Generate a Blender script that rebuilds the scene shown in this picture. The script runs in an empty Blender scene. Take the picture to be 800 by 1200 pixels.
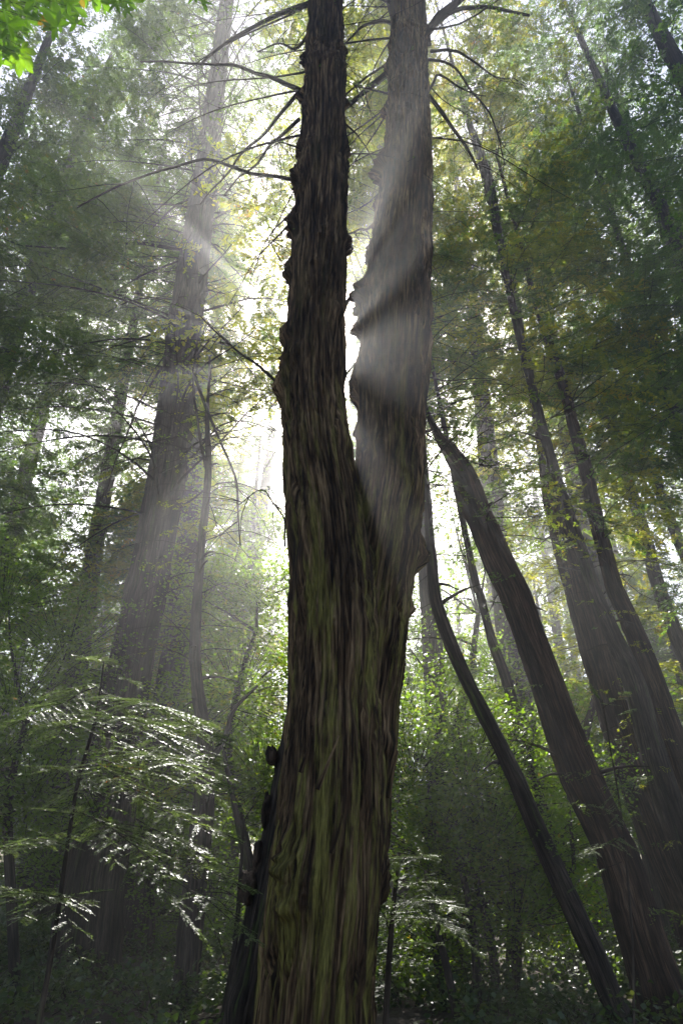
import bpy, math, random
import numpy as np
from mathutils import Vector

R = math.radians
scene = bpy.context.scene
col = scene.collection

# ------------------------------------------------------------------ camera
PITCH = R(30)
CAM = np.array([0.0, 0.0, 1.6])
cam_data = bpy.data.cameras.new('camera')
cam = bpy.data.objects.new('camera', cam_data)
col.objects.link(cam)
cam.location = CAM
cam.rotation_euler = (math.pi / 2 + PITCH, 0, 0)
cam_data.sensor_fit = 'VERTICAL'
cam_data.sensor_height = 36
cam_data.sensor_width = 24
cam_data.lens = 24
cam_data.clip_end = 2000
scene.camera = cam

# ------------------------------------------------------------------ sky, sun, exposure
SUN_EL, SUN_AZ = R(42.7), R(-2.2)          # azimuth measured from +Y towards +X
world = bpy.data.worlds.new('World')
scene.world = world
world.use_nodes = True
wn = world.node_tree
sky = wn.nodes.new('ShaderNodeTexSky')
sky.sky_type = 'NISHITA'
sky.sun_disc = False
sky.sun_elevation = SUN_EL
sky.sun_rotation = SUN_AZ
sky.air_density = 1.0
sky.dust_density = 2.0
sky.ozone_density = 1.0
wn.links.new(sky.outputs[0], wn.nodes['Background'].inputs[0])
wn.nodes['Background'].inputs[1].default_value = 0.075

sd = bpy.data.lights.new('sun', 'SUN')
sd.energy = 5.0
sd.angle = R(0.5)
sd.color = (1.0, 0.96, 0.90)
sun = bpy.data.objects.new('sun', sd)
col.objects.link(sun)
sdir = Vector((math.sin(SUN_AZ) * math.cos(SUN_EL), math.cos(SUN_AZ) * math.cos(SUN_EL), math.sin(SUN_EL)))
sun.rotation_euler = sdir.to_track_quat('Z', 'Y').to_euler()

scene.view_settings.view_transform = 'Standard'
scene.view_settings.look = 'None'
scene.view_settings.exposure = 1.8
scene.view_settings.gamma = 1.0
scene.view_settings.use_curve_mapping = False
cy = scene.cycles
cy.use_denoising = True
try:
    cy.denoiser = 'OPENIMAGEDENOISE'
    cy.denoising_input_passes = 'RGB_ALBEDO_NORMAL'
    cy.denoising_prefilter = 'NONE'
except Exception:
    pass
cy.max_bounces = 7
cy.diffuse_bounces = 3
cy.glossy_bounces = 2
cy.transmission_bounces = 5
cy.volume_bounces = 0
cy.transparent_max_bounces = 8
cy.sample_clamp_indirect = 4
cy.use_adaptive_sampling = False
cy.use_auto_tile = False

HAZE_DENSITY = 0.0044

# ------------------------------------------------------------------ numpy helpers
def hash3(ix, iy, iz, seed):
    h = (ix.astype(np.int64) * 374761393 + iy.astype(np.int64) * 668265263 + iz.astype(np.int64) * 2147483647 + seed * 974634777) & 0xFFFFFFFF
    h = ((h ^ (h >> 13)) * 1274126177) & 0xFFFFFFFF
    h = ((h ^ (h >> 16)) * 2246822519) & 0xFFFFFFFF
    h = h ^ (h >> 15)
    return (h & 0xFFFFFF) / float(0xFFFFFF) * 2 - 1

def vnoise(x, y, z, seed=0):
    """smooth value noise in -1..1"""
    x0, y0, z0 = np.floor(x), np.floor(y), np.floor(z)
    fx, fy, fz = x - x0, y - y0, z - z0
    fx = fx * fx * (3 - 2 * fx); fy = fy * fy * (3 - 2 * fy); fz = fz * fz * (3 - 2 * fz)
    r = 0
    for a in (0, 1):
        wx = fx if a else 1 - fx
        for b in (0, 1):
            wy = fy if b else 1 - fy
            for c in (0, 1):
                wz = fz if c else 1 - fz
                r = r + wx * wy * wz * hash3(x0 + a, y0 + b, z0 + c, seed)
    return r

def unit(v):
    return v / np.maximum(np.linalg.norm(v, axis=-1, keepdims=True), 1e-9)

F_ = np.array([0, math.cos(PITCH), math.sin(PITCH)])
U_ = np.array([0, -math.sin(PITCH), math.cos(PITCH)])

def at(px, py, d):
    """point of the forest seen at photo pixel (px, py), d metres ahead"""
    x, y = (px - 400) / 800.0, (600 - py) / 800.0
    v = F_ + np.array([x, 0, 0]) + y * U_
    t = d / v[1]
    return CAM + v * t, t

def ramp_interp(s, S, V):
    return np.stack([np.interp(s, S, V[:, k]) for k in range(V.shape[1])], 1)

def smooth_path(P, Rd, n):
    """resample a control path with Catmull-Rom"""
    P = np.asarray(P, float); Rd = np.asarray(Rd, float)
    A = np.concatenate([P, Rd[:, None]], 1)
    A = np.vstack([2 * A[0] - A[1], A, 2 * A[-1] - A[-2]])
    seg = np.linalg.norm(A[2:-1, :3] - A[1:-2, :3], axis=1)
    S = np.concatenate([[0], np.cumsum(seg)])
    s = np.linspace(0, S[-1], n)
    k = np.clip(np.searchsorted(S, s, side='right') - 1, 0, len(seg) - 1)
    t = ((s - S[k]) / seg[k])[:, None]
    a, b, c, d = A[k], A[k + 1], A[k + 2], A[k + 3]
    o = 0.5 * (2 * b + (c - a) * t + (2 * a - 5 * b + 4 * c - d) * t ** 2 + (3 * b - a - 3 * c + d) * t ** 3)
    return o[:, :3], np.maximum(o[:, 3], 0.002), s

def frames(C):
    T = unit(np.gradient(C, axis=0))
    ref = np.array([0, 1.0, 0])
    if abs(np.mean(T[:, 1])) > 0.8:
        ref = np.array([1.0, 0, 0])
    X = unit(np.cross(np.broadcast_to(ref, T.shape), T))
    Y = np.cross(T, X)
    return T, X, Y

def make_mesh(name, verts, faces, mats, face_mat=None, face_tint=None, smooth=False, vattr=None):
    """faces: (n,4) int array (triangles repeat nothing: pass (n,3))"""
    verts = np.ascontiguousarray(verts, dtype=np.float32)
    k = faces.shape[1]
    me = bpy.data.meshes.new(name)
    me.vertices.add(len(verts)); me.loops.add(faces.size); me.polygons.add(len(faces))
    me.vertices.foreach_set('co', verts.ravel())
    me.loops.foreach_set('vertex_index', faces.astype(np.int32).ravel())
    me.polygons.foreach_set('loop_start', np.arange(0, faces.size, k, dtype=np.int32))
    try:
        me.polygons.foreach_set('loop_total', np.full(len(faces), k, dtype=np.int32))
    except Exception:
        pass
    for m in mats:
        me.materials.append(m)
    if face_mat is not None:
        me.polygons.foreach_set('material_index', face_mat.astype(np.int32))
    if face_tint is not None:
        at_ = me.attributes.new('tint', 'FLOAT', 'FACE')
        at_.data.foreach_set('value', face_tint.astype(np.float32))
    if vattr is not None:
        at_ = me.attributes.new('bark_co', 'FLOAT_VECTOR', 'POINT')
        at_.data.foreach_set('vector', vattr.astype(np.float32).ravel())
    me.polygons.foreach_set('use_smooth', np.full(len(faces), smooth))
    me.update(calc_edges=True)
    return me

def link(name, me, parent=None, loc=None):
    o = bpy.data.objects.new(name, me)
    col.objects.link(o)
    if parent is not None:
        o.parent = parent
    if loc is not None:
        o.location = loc
    return o

def tag(o, label=None, cat=None, group=None, kind=None):
    if label: o['label'] = label
    if cat: o['category'] = cat
    if group: o['group'] = group
    if kind: o['kind'] = kind
    return o

def thing(name, loc, label, cat, group=None):
    o = bpy.data.objects.new(name, None)
    o.empty_display_size = 0.3
    col.objects.link(o)
    o.location = loc
    return tag(o, label, cat, group)

def tube_geo(C, Rd, s, nseg, disp=None):
    T, X, Y = frames(C)
    th = np.linspace(0, 2 * np.pi, nseg, endpoint=False)
    ct, st = np.cos(th), np.sin(th)
    n = len(C)
    rr = np.repeat(Rd[:, None], nseg, 1)
    bc = np.stack([rr * ct, rr * st, np.repeat(s[:, None], nseg, 1)], -1)
    if disp is not None:
        rr = rr + disp(bc, rr)
    V = C[:, None] + rr[..., None] * (ct[None, :, None] * X[:, None] + st[None, :, None] * Y[:, None])
    i = np.arange(n - 1)[:, None] * nseg
    j = np.arange(nseg)[None]
    jn = (j + 1) % nseg
    Fc = np.stack([i + j, i + jn, i + nseg + jn, i + nseg + j], -1).reshape(-1, 4)
    # end caps as fans of degenerate-free quads are skipped: tops are tapered to a point
    return V.reshape(-1, 3), Fc, bc.reshape(-1, 3)

# ------------------------------------------------------------------ materials
def new_mat(name):
    m = bpy.data.materials.new(name)
    m.use_nodes = True
    nt = m.node_tree
    for n in list(nt.nodes):
        nt.nodes.remove(n)
    return m, nt, nt.nodes.new('ShaderNodeOutputMaterial')

def nd(nt, typ, **kw):
    n = nt.nodes.new(typ)
    for k, v in kw.items():
        if k.startswith('i_'):
            n.inputs[k[2:].replace('_', ' ')].default_value = v
        else:
            setattr(n, k, v)
    return n

def ramp(nt, fac, stops, interp='LINEAR'):
    r = nt.nodes.new('ShaderNodeValToRGB')
    r.color_ramp.interpolation = interp
    e = r.color_ramp.elements
    while len(e) < len(stops):
        e.new(0.5)
    for k, (p, c) in enumerate(stops):
        e[k].position = p
        e[k].color = (*c, 1)
    nt.links.new(fac, r.inputs[0])
    return r.outputs[0]

def bark_mat(name, dark, mid, light, moss=None, moss_amt=0.5, bump=0.6, scale=1.0):
    m, nt, out = new_mat(name)
    L = nt.links.new
    a = nd(nt, 'ShaderNodeAttribute', attribute_name='bark_co')
    mp = nd(nt, 'ShaderNodeMapping'); mp.inputs['Scale'].default_value = (30 * scale, 30 * scale, 1.4 * scale)
    L(a.outputs['Vector'], mp.inputs[0])
    n1 = nd(nt, 'ShaderNodeTexNoise', i_Scale=1.0, i_Detail=6.0, i_Roughness=0.62, i_Distortion=0.5)
    L(mp.outputs[0], n1.inputs['Vector'])
    mp2 = nd(nt, 'ShaderNodeMapping'); mp2.inputs['Scale'].default_value = (90 * scale, 90 * scale, 5 * scale)
    L(a.outputs['Vector'], mp2.inputs[0])
    n2 = nd(nt, 'ShaderNodeTexNoise', i_Scale=1.0, i_Detail=4.0, i_Roughness=0.6)
    L(mp2.outputs[0], n2.inputs['Vector'])
    c = ramp(nt, n1.outputs[0], [(0.40, dark), (0.5, mid), (0.62, light)])
    mix = nd(nt, 'ShaderNodeMixRGB', blend_type='MULTIPLY'); mix.inputs[0].default_value = 0.7
    g = ramp(nt, n2.outputs[0], [(0.36, (0.35, 0.35, 0.35)), (0.64, (1.5, 1.5, 1.5))])
    L(c, mix.inputs[1]); L(g, mix.inputs[2])
    mp4 = nd(nt, 'ShaderNodeMapping'); mp4.inputs['Scale'].default_value = (3.2 * scale, 3.2 * scale, 0.75 * scale)
    L(a.outputs['Vector'], mp4.inputs[0])
    n5 = nd(nt, 'ShaderNodeTexNoise', i_Scale=1.0, i_Detail=3.0, i_Roughness=0.6)
    L(mp4.outputs[0], n5.inputs['Vector'])
    patch = ramp(nt, n5.outputs[0], [(0.38, (0.45, 0.42, 0.40)), (0.62, (1.25, 1.2, 1.15))])
    mixp = nd(nt, 'ShaderNodeMixRGB', blend_type='MULTIPLY'); mixp.inputs[0].default_value = 1.0
    L(mix.outputs[0], mixp.inputs[1]); L(patch, mixp.inputs[2])
    colr = mixp.outputs[0]
    if moss:
        mp3 = nd(nt, 'ShaderNodeMapping'); mp3.inputs['Scale'].default_value = (8 * scale, 8 * scale, 0.7 * scale)
        L(a.outputs['Vector'], mp3.inputs[0])
        n3 = nd(nt, 'ShaderNodeTexNoise', i_Scale=1.0, i_Detail=7.0, i_Roughness=0.7)
        L(mp3.outputs[0], n3.inputs['Vector'])
        lo = 0.70 - 0.28 * moss_amt
        f = ramp(nt, n3.outputs[0], [(lo, (0, 0, 0)), (lo + 0.10, (1, 1, 1))])
        if name.startswith('twin'):
            sx = nd(nt, 'ShaderNodeSeparateXYZ'); L(a.outputs['Vector'], sx.inputs[0])
            mr = nd(nt, 'ShaderNodeMapRange'); mr.inputs['From Min'].default_value = 9.5; mr.inputs['From Max'].default_value = 4.5
            mr.inputs['To Min'].default_value = 0.12; mr.inputs['To Max'].default_value = 1.0
            L(sx.outputs['Z'], mr.inputs['Value'])
            mlt = nd(nt, 'ShaderNodeMath', operation='MULTIPLY'); L(f, mlt.inputs[0]); L(mr.outputs[0], mlt.inputs[1])
            f = mlt.outputs[0]
        mx = nd(nt, 'ShaderNodeMixRGB'); L(f, mx.inputs[0]); L(colr, mx.inputs[1])
        mg = nd(nt, 'ShaderNodeMixRGB', blend_type='MULTIPLY'); mg.inputs[0].default_value = 0.8
        mg.inputs[1].default_value = (*moss, 1); L(g, mg.inputs[2])
        L(mg.outputs[0], mx.inputs[2])
        colr = mx.outputs[0]
    b = nd(nt, 'ShaderNodeBsdfPrincipled', i_Roughness=0.92)
    b.inputs['Specular IOR Level'].default_value = 0.15
    L(colr, b.inputs['Base Color'])
    add = nd(nt, 'ShaderNodeMath', operation='ADD'); L(n1.outputs[0], add.inputs[0]); L(n2.outputs[0], add.inputs[1])
    bp = nd(nt, 'ShaderNodeBump', i_Strength=bump, i_Distance=0.03)
    L(add.outputs[0], bp.inputs['Height']); L(bp.outputs[0], b.inputs['Normal'])
    L(b.outputs[0], out.inputs[0])
    return m

def leaf_mat(name, stops, trans=0.5, rough=0.45, spec=0.4, tcol=(1.05, 1.0, 0.32), tgain=3.0):
    m, nt, out = new_mat(name)
    L = nt.links.new
    a = nd(nt, 'ShaderNodeAttribute', attribute_name='tint')
    c = ramp(nt, a.outputs['Fac'], stops)
    b = nd(nt, 'ShaderNodeBsdfPrincipled', i_Roughness=rough)
    b.inputs['Specular IOR Level'].default_value = spec
    L(c, b.inputs['Base Color'])
    t = nd(nt, 'ShaderNodeBsdfTranslucent')
    mm = nd(nt, 'ShaderNodeMixRGB', blend_type='MULTIPLY'); mm.inputs[0].default_value = 1.0
    mm.inputs[2].default_value = (tcol[0] * tgain, tcol[1] * tgain, tcol[2] * tgain, 1)
    L(c, mm.inputs[1]); L(mm.outputs[0], t.inputs[0])
    mx = nd(nt, 'ShaderNodeMixShader'); mx.inputs[0].default_value = trans
    L(b.outputs[0], mx.inputs[1]); L(t.outputs[0], mx.inputs[2]); L(mx.outputs[0], out.inputs[0])
    return m

M = {}
M['bark_main'] = bark_mat('twin_redwood_bark', (0.018, 0.010, 0.006), (0.080, 0.048, 0.026), (0.23, 0.155, 0.085), (0.20, 0.17, 0.045), 0.72, bump=0.9)
M['bark_grey'] = bark_mat('grey_redwood_bark', (0.022, 0.016, 0.012), (0.065, 0.048, 0.036), (0.13, 0.10, 0.075), None)
M['bark_red'] = bark_mat('red_redwood_bark', (0.016, 0.010, 0.007), (0.050, 0.030, 0.020), (0.105, 0.068, 0.045), (0.07, 0.08, 0.03), 0.2)
M['bark_dark'] = bark_mat('dark_bark', (0.02, 0.015, 0.012), (0.05, 0.038, 0.03), (0.09, 0.07, 0.055), (0.06, 0.08, 0.02), 0.45)
M['burl'] = bark_mat('burl_bark', (0.018, 0.012, 0.009), (0.05, 0.034, 0.024), (0.10, 0.07, 0.05), (0.05, 0.06, 0.02), 0.25, scale=0.5)
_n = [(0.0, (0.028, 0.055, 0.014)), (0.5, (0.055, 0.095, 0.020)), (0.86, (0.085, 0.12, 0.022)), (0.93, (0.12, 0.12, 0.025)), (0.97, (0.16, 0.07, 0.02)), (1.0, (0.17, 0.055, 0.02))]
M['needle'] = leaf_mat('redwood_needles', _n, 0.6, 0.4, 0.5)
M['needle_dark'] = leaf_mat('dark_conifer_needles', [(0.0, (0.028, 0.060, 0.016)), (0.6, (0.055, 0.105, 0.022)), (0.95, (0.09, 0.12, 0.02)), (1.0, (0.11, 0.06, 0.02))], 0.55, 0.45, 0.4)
M['needle_sunlit'] = leaf_mat('sunlit_redwood_needles', [(0.0, (0.06, 0.085, 0.012)), (0.5, (0.11, 0.13, 0.018)), (0.85, (0.15, 0.14, 0.02)), (0.93, (0.16, 0.10, 0.03)), (1.0, (0.20, 0.08, 0.03))], 0.68, 0.5, 0.4)  # lit copy of the redwood needles: the sun's gold is put into the colour
M['needle_near'] = leaf_mat('glossy_near_needles', [(0.0, (0.05, 0.075, 0.035)), (0.7, (0.085, 0.12, 0.045)), (0.93, (0.11, 0.14, 0.03)), (0.96, (0.24, 0.09, 0.03)), (1.0, (0.26, 0.08, 0.03))], 0.45, 0.42, 0.42, (1.0, 1.0, 0.55), 2.6)
M['broad'] = leaf_mat('broad_leaves', [(0.0, (0.05, 0.085, 0.012)), (0.6, (0.09, 0.135, 0.018)), (0.93, (0.13, 0.15, 0.02)), (1.0, (0.17, 0.11, 0.03))], 0.6, 0.4, 0.5, (0.9, 1.0, 0.2), 3.2)
M['maple'] = leaf_mat('maple_leaves', [(0.0, (0.06, 0.12, 0.012)), (0.7, (0.08, 0.16, 0.015)), (0.92, (0.10, 0.17, 0.015)), (1.0, (0.16, 0.10, 0.02))], 0.62, 0.45, 0.35, (0.9, 1.0, 0.25), 2.2)
M['fern'] = leaf_mat('undergrowth_leaves', [(0.0, (0.018, 0.035, 0.010)), (0.7, (0.04, 0.07, 0.016)), (1.0, (0.08, 0.09, 0.025))], 0.4, 0.4, 0.5)

def ground_mat():
    m, nt, out = new_mat('forest_duff')
    L = nt.links.new
    tc = nd(nt, 'ShaderNodeTexCoord')
    n1 = nd(nt, 'ShaderNodeTexNoise', i_Scale=1.3, i_Detail=8.0, i_Roughness=0.7)
    L(tc.outputs['Object'], n1.inputs['Vector'])
    c = ramp(nt, n1.outputs[0], [(0.3, (0.02, 0.014, 0.009)), (0.52, (0.06, 0.038, 0.022)), (0.7, (0.05, 0.06, 0.02))])
    b = nd(nt, 'ShaderNodeBsdfPrincipled', i_Roughness=0.95)
    L(c, b.inputs['Base Color'])
    n2 = nd(nt, 'ShaderNodeTexNoise', i_Scale=14.0, i_Detail=6.0)
    L(tc.outputs['Object'], n2.inputs['Vector'])
    bp = nd(nt, 'ShaderNodeBump', i_Strength=0.8, i_Distance=0.08)
    L(n2.outputs[0], bp.inputs['Height']); L(bp.outputs[0], b.inputs['Normal'])
    L(b.outputs[0], out.inputs[0])
    return m
M['ground'] = ground_mat()

# ------------------------------------------------------------------ ground
def gz(x, y):
    """terrain height"""
    x = np.asarray(x, float); y = np.asarray(y, float)
    r = np.sqrt(x ** 2 + y ** 2)
    return (0.25 * vnoise(x * 0.15, y * 0.15, x * 0, 3) + 0.5 * vnoise(x * 0.04, y * 0.04, x * 0, 5)) * np.clip(r / 6, 0, 1) + 0.0016 * np.clip(y - 12, 0, 150) ** 1.85

g = np.sign(np.linspace(-1, 1, 221)) * np.abs(np.linspace(-1, 1, 221)) ** 2.2 * 70
GX, GY = np.meshgrid(g, g + 25)
GV = np.stack([GX, GY, gz(GX, GY)], -1).reshape(-1, 3)
ii, jj = np.meshgrid(np.arange(220), np.arange(220))
b0 = (jj * 221 + ii).ravel()
gm = make_mesh('ground', GV, np.stack([b0, b0 + 1, b0 + 222, b0 + 221], 1), [M['ground']], smooth=True)
tag(link('ground', gm), kind='structure')

# ------------------------------------------------------------------ haze
def box(lo, hi):
    x0, y0, z0 = lo; x1, y1, z1 = hi
    v = np.array([[x0, y0, z0], [x1, y0, z0], [x1, y1, z0], [x0, y1, z0], [x0, y0, z1], [x1, y0, z1], [x1, y1, z1], [x0, y1, z1]])
    f = np.array([[0, 3, 2, 1], [4, 5, 6, 7], [0, 1, 5, 4], [1, 2, 6, 5], [2, 3, 7, 6], [3, 0, 4, 7]])
    return v, f
hm, hnt, hout = new_mat('haze_air')
pv = hnt.nodes.new('ShaderNodeVolumePrincipled')
pv.inputs['Color'].default_value = (0.96, 0.96, 0.97, 1)
pv.inputs['Density'].default_value = HAZE_DENSITY
pv.inputs['Anisotropy'].default_value = 0.7
hnt.links.new(pv.outputs[0], hout.inputs['Volume'])
zmin = float(GV[:, 2].min())
v, f = box((-72, -48, zmin - 1), (72, 97, max(46.5, float(GV[:, 2].max()) + 1)))
HAZE = make_mesh('haze', v, f, [hm])

# ------------------------------------------------------------------ trunks
def bark_disp(seed, amp, freq, fz, rough=0.5, knob=0.0, flare=None, fibre=0.0):
    """furrowed fibrous bark: flat ridges parted by narrow wandering furrows"""
    def f(bc, rr):
        x, y, z = bc[..., 0], bc[..., 1], bc[..., 2]
        wx = vnoise(x * 3, y * 3, z * 0.9, seed + 7) * 0.10
        wy = vnoise(x * 3, y * 3, z * 0.9, seed + 8) * 0.10
        u, v_ = (x + wx * 1.5), (y + wy * 1.5)
        n1 = vnoise(u * freq, v_ * freq, z * fz, seed)
        n2 = vnoise(u * freq * 2.3, v_ * freq * 2.3, z * fz * 2.2, seed + 1)
        n3 = vnoise(u * freq * 5.5, v_ * freq * 5.5, z * fz * 4.5, seed + 2)
        r1 = np.minimum(np.abs(n1) * 3.0, 1)
        r2 = np.minimum(np.abs(n2) * 2.6, 1)
        d = amp * np.clip(rr / 0.32, 0.12, 1) * (1.1 * (r1 - 1) + 0.55 * (r2 - 1) + 0.28 * n3)
        if fibre:
            for kk, tw in ((0, 0.35), (1, -0.22), (2, 0.08)):
                a = tw * z
                xr, yr = x * np.cos(a) - y * np.sin(a), x * np.sin(a) + y * np.cos(a)
                n4 = vnoise(xr * 16, yr * 16, z * 0.9 + kk * 9, seed + 20 + kk)
                gate = np.clip(vnoise(xr * 3, yr * 3, z * 1.3, seed + 30 + kk) * 3 + 0.3, 0, 1)
                d = d + fibre * np.clip(1 - np.abs(n4) * 7, 0, 1) * gate
        lump = vnoise(x * 1.4, y * 1.4, z * 0.8, seed + 5) * 0.05 * rr + vnoise(x * 3.5, y * 3.5, z * 2.4, seed + 6) * 0.025 * rr
        d = d + lump
        if knob:
            k = vnoise(x * 4.2, y * 4.2, z * 2.2, seed + 11)
            d = d + knob * np.clip(rr / 0.3, 0.2, 1) * np.clip(k - 0.42, 0, 1) * 2.2
        if flare:
            a = np.arctan2(y, x)
            d = d + rr * flare[1] * np.exp(-np.clip(z - flare[0], 0, 99) / 1.1) * (0.55 + 0.45 * np.cos(a * 5 + seed))
        return d
    return f

def px_trunk(rows, d0, ext_top=None, ext_bot=-0.6, d1=None):
    """rows: (px, py, width_px) from the ground up. Returns world centres and radii, carried down to the ground and up to ext_top"""
    P, W = [], []
    for k, (px, py, w) in enumerate(rows):
        t_ = k / max(1, len(rows) - 1)
        d = d0 if d1 is None else d0 + (d1 - d0) * t_
        p, t = at(px, py, d)
        P.append(p); W.append(w * 0.5 * t / 800)
    P = np.array(P); W = np.array(W)
    if P[0, 2] > ext_bot:
        k = min(1, len(P) - 1)
        s = (P[0] - P[k]) / max(0.3, (P[k, 2] - P[0, 2]))
        h = P[0, 2] - ext_bot
        s[:2] = np.clip(s[:2], -0.5, 0.5)
        P = np.vstack([P[0] + np.array([s[0] * h, s[1] * h, -h]), P]); W = np.concatenate([[W[0] * (1 + 0.05 * h)], W])
    if ext_top is not None and P[-1, 2] < ext_top:
        s = (P[-1] - P[-2]) / (P[-1, 2] - P[-2, 2])
        h = ext_top - P[-1, 2]
        q = P[-1] + np.array([s[0] * h * 0.6, s[1] * h * 0.6, h])
        P = np.vstack([P, 0.5 * (P[-1] + q) , q]); W = np.concatenate([W, [W[-1] * 0.55, 0.02]])
    return P, W

def trunk_part(P, W, parent, mat, seed, n=300, nseg=64, amp=0.02, freq=11, fz=0.55, knob=0.0, flare=None, name='trunk', fibre=0.0, bumps=()):
    C, Rd, s = smooth_path(P, W, n)
    V, Fc, bc = tube_geo(C, Rd, s, nseg, bark_disp(seed, amp, freq, fz, knob=knob, flare=flare, fibre=fibre))
    for bx, by, bz, br, bh in bumps:          # burls and collars that grow out of the bark
        q = V - np.array([bx, by, bz])
        m_ = (np.abs(q[:, 2]) < br * 4) & (np.abs(q[:, 0]) < br * 3)
        i_ = np.nonzero(m_)[0]
        q = q[i_]
        ax_ = np.stack([np.interp(V[i_, 2], C[:, 2], C[:, k]) for k in range(2)], 1)
        out_ = np.concatenate([unit(V[i_, :2] - ax_), np.zeros((len(i_), 1))], 1)
        e = np.sqrt(q[:, 0] ** 2 + q[:, 1] ** 2 + (q[:, 2] / 1.25) ** 2) / br
        w_ = np.exp(-e ** 4)
        nz = 1 + 0.7 * vnoise(V[i_, 0] / br * 2.2, V[i_, 1] / br * 2.2, V[i_, 2] / br * 2.2, seed) + 0.3 * vnoise(V[i_, 0] / br * 6, V[i_, 1] / br * 6, V[i_, 2] / br * 6, seed + 3)
        V[i_] += out_ * (bh * w_ * nz)[:, None] - np.array([0, 0, 0.35]) * (bh * w_)[:, None]
    V = V - np.array(parent.location)
    me = make_mesh(name, V, Fc, [mat], smooth=True, vattr=bc + np.array([seed * 3.1, 0, 0]))
    o = link(name, me, parent)
    return o, C, Rd

def limb_geo(pts, r0, r1, n=26, nseg=8, seed=0, wob=0.02):
    C, Rd, s = smooth_path(np.array(pts), np.linspace(r0, r1, len(pts)), n)
    w = np.stack([vnoise(s * 1.7, s * 0 + k, s * 0, seed + k) for k in range(3)], 1) * wob * np.minimum(s, 1)[:, None]
    V, Fc, bc = tube_geo(C + w, Rd, s, nseg)
    return V, Fc, bc, C + w

def limb(parent, pts, r0, r1, mat, seed=0, name='limb', wob=0.03, n=26, nseg=8):
    V, Fc, bc, C = limb_geo(pts, r0, r1, n, nseg, seed, wob)
    me = make_mesh(name, V - np.array(parent.location), Fc, [mat], smooth=True, vattr=bc + seed)
    return link(name, me, parent), C

def burl(parent, c, r, mat, seed, sz=(1, 1, 1.2)):
    n, m = 36, 30
    th = np.linspace(0, 2 * np.pi, n, endpoint=False); ph = np.linspace(0.001, np.pi - 0.001, m)
    D = np.stack([np.sin(ph)[:, None] * np.cos(th), np.sin(ph)[:, None] * np.sin(th), np.cos(ph)[:, None] + 0 * th], -1)
    k = 1 + 0.28 * vnoise(*(np.moveaxis(D * 1.7 + seed, -1, 0)), seed) + 0.16 * vnoise(*(np.moveaxis(D * 4 + seed, -1, 0)), seed + 1) + 0.08 * vnoise(*(np.moveaxis(D * 9, -1, 0)), seed + 2)
    V = D * k[..., None] * r * np.array(sz)
    i = np.arange(m - 1)[:, None] * n; j = np.arange(n)[None]; jn = (j + 1) % n
    Fc = np.stack([i + j, i + n + j, i + n + jn, i + jn], -1).reshape(-1, 4)
    V = V.reshape(-1, 3)
    me = make_mesh('burl', V + c - np.array(parent.location), Fc, [mat], smooth=True, vattr=V * np.array([1, 1, 6]) + seed)
    return link('burl', me, parent)

# ------------------------------------------------------------------ foliage
PRUNE_AT = [np.zeros(3)]
class Geo:
    """collects quads with a material index and a tint"""
    def __init__(self):
        self.V, self.F, self.m, self.t, self.n = [], [], [], [], 0
    def add(self, V, Fc, m, t):
        self.V.append(V); self.F.append(Fc + self.n); self.n += len(V)
        self.m.append(np.full(len(Fc), m)); self.t.append(np.broadcast_to(t, (len(Fc),)))
    def mesh(self, name, mats, origin):
        return make_mesh(name, np.concatenate(self.V) - np.array(origin), np.concatenate(self.F), mats,
                         np.concatenate(self.m), np.concatenate(self.t))

def rhombi(G, P, D, S, ln, wd, tint, m=0, rng=None, fold=0.0):
    """leaf faces: base P, along D, side vector S"""
    mid = P + D * (ln * 0.45)[:, None]
    V = np.stack([P, mid + S * (wd * 0.5)[:, None], P + D * ln[:, None], mid - S * (wd * 0.5)[:, None]], 1).reshape(-1, 3)
    G.add(V, np.arange(len(V)).reshape(-1, 4), m, tint)

def prisms(G, A, B, ra, rb, m=1):
    """thin three-sided twigs from A to B"""
    D = unit(B - A)
    ref = np.where(np.abs(D[:, 2:3]) > 0.9, np.array([[1.0, 0, 0]]), np.array([[0, 0, 1.0]]))
    X = unit(np.cross(D, ref)); Y = np.cross(D, X)
    vs = []
    for k in range(3):
        a = 2 * np.pi * k / 3
        o = math.cos(a) * X + math.sin(a) * Y
        vs += [A + o * ra[:, None], B + o * rb[:, None]]
    V = np.stack(vs, 1)
    n = len(A)
    base = (np.arange(n) * 6)[:, None]
    Fc = np.concatenate([base + np.array([[0, 2, 3, 1]]), base + np.array([[2, 4, 5, 3]]), base + np.array([[4, 0, 1, 5]])])
    G.add(V.reshape(-1, 3), Fc, m, 0.5)

GAP_O = np.array([0.0, 2.0, 2.5])
GAP_D = np.array([math.sin(SUN_AZ - R(4.5)) * math.cos(SUN_EL - R(1)), math.cos(SUN_AZ - R(4.5)) * math.cos(SUN_EL - R(1)), math.sin(SUN_EL - R(1))])
SUN_V = np.array([math.sin(SUN_AZ) * math.cos(SUN_EL), math.cos(SUN_AZ) * math.cos(SUN_EL), math.sin(SUN_EL)])
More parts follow.
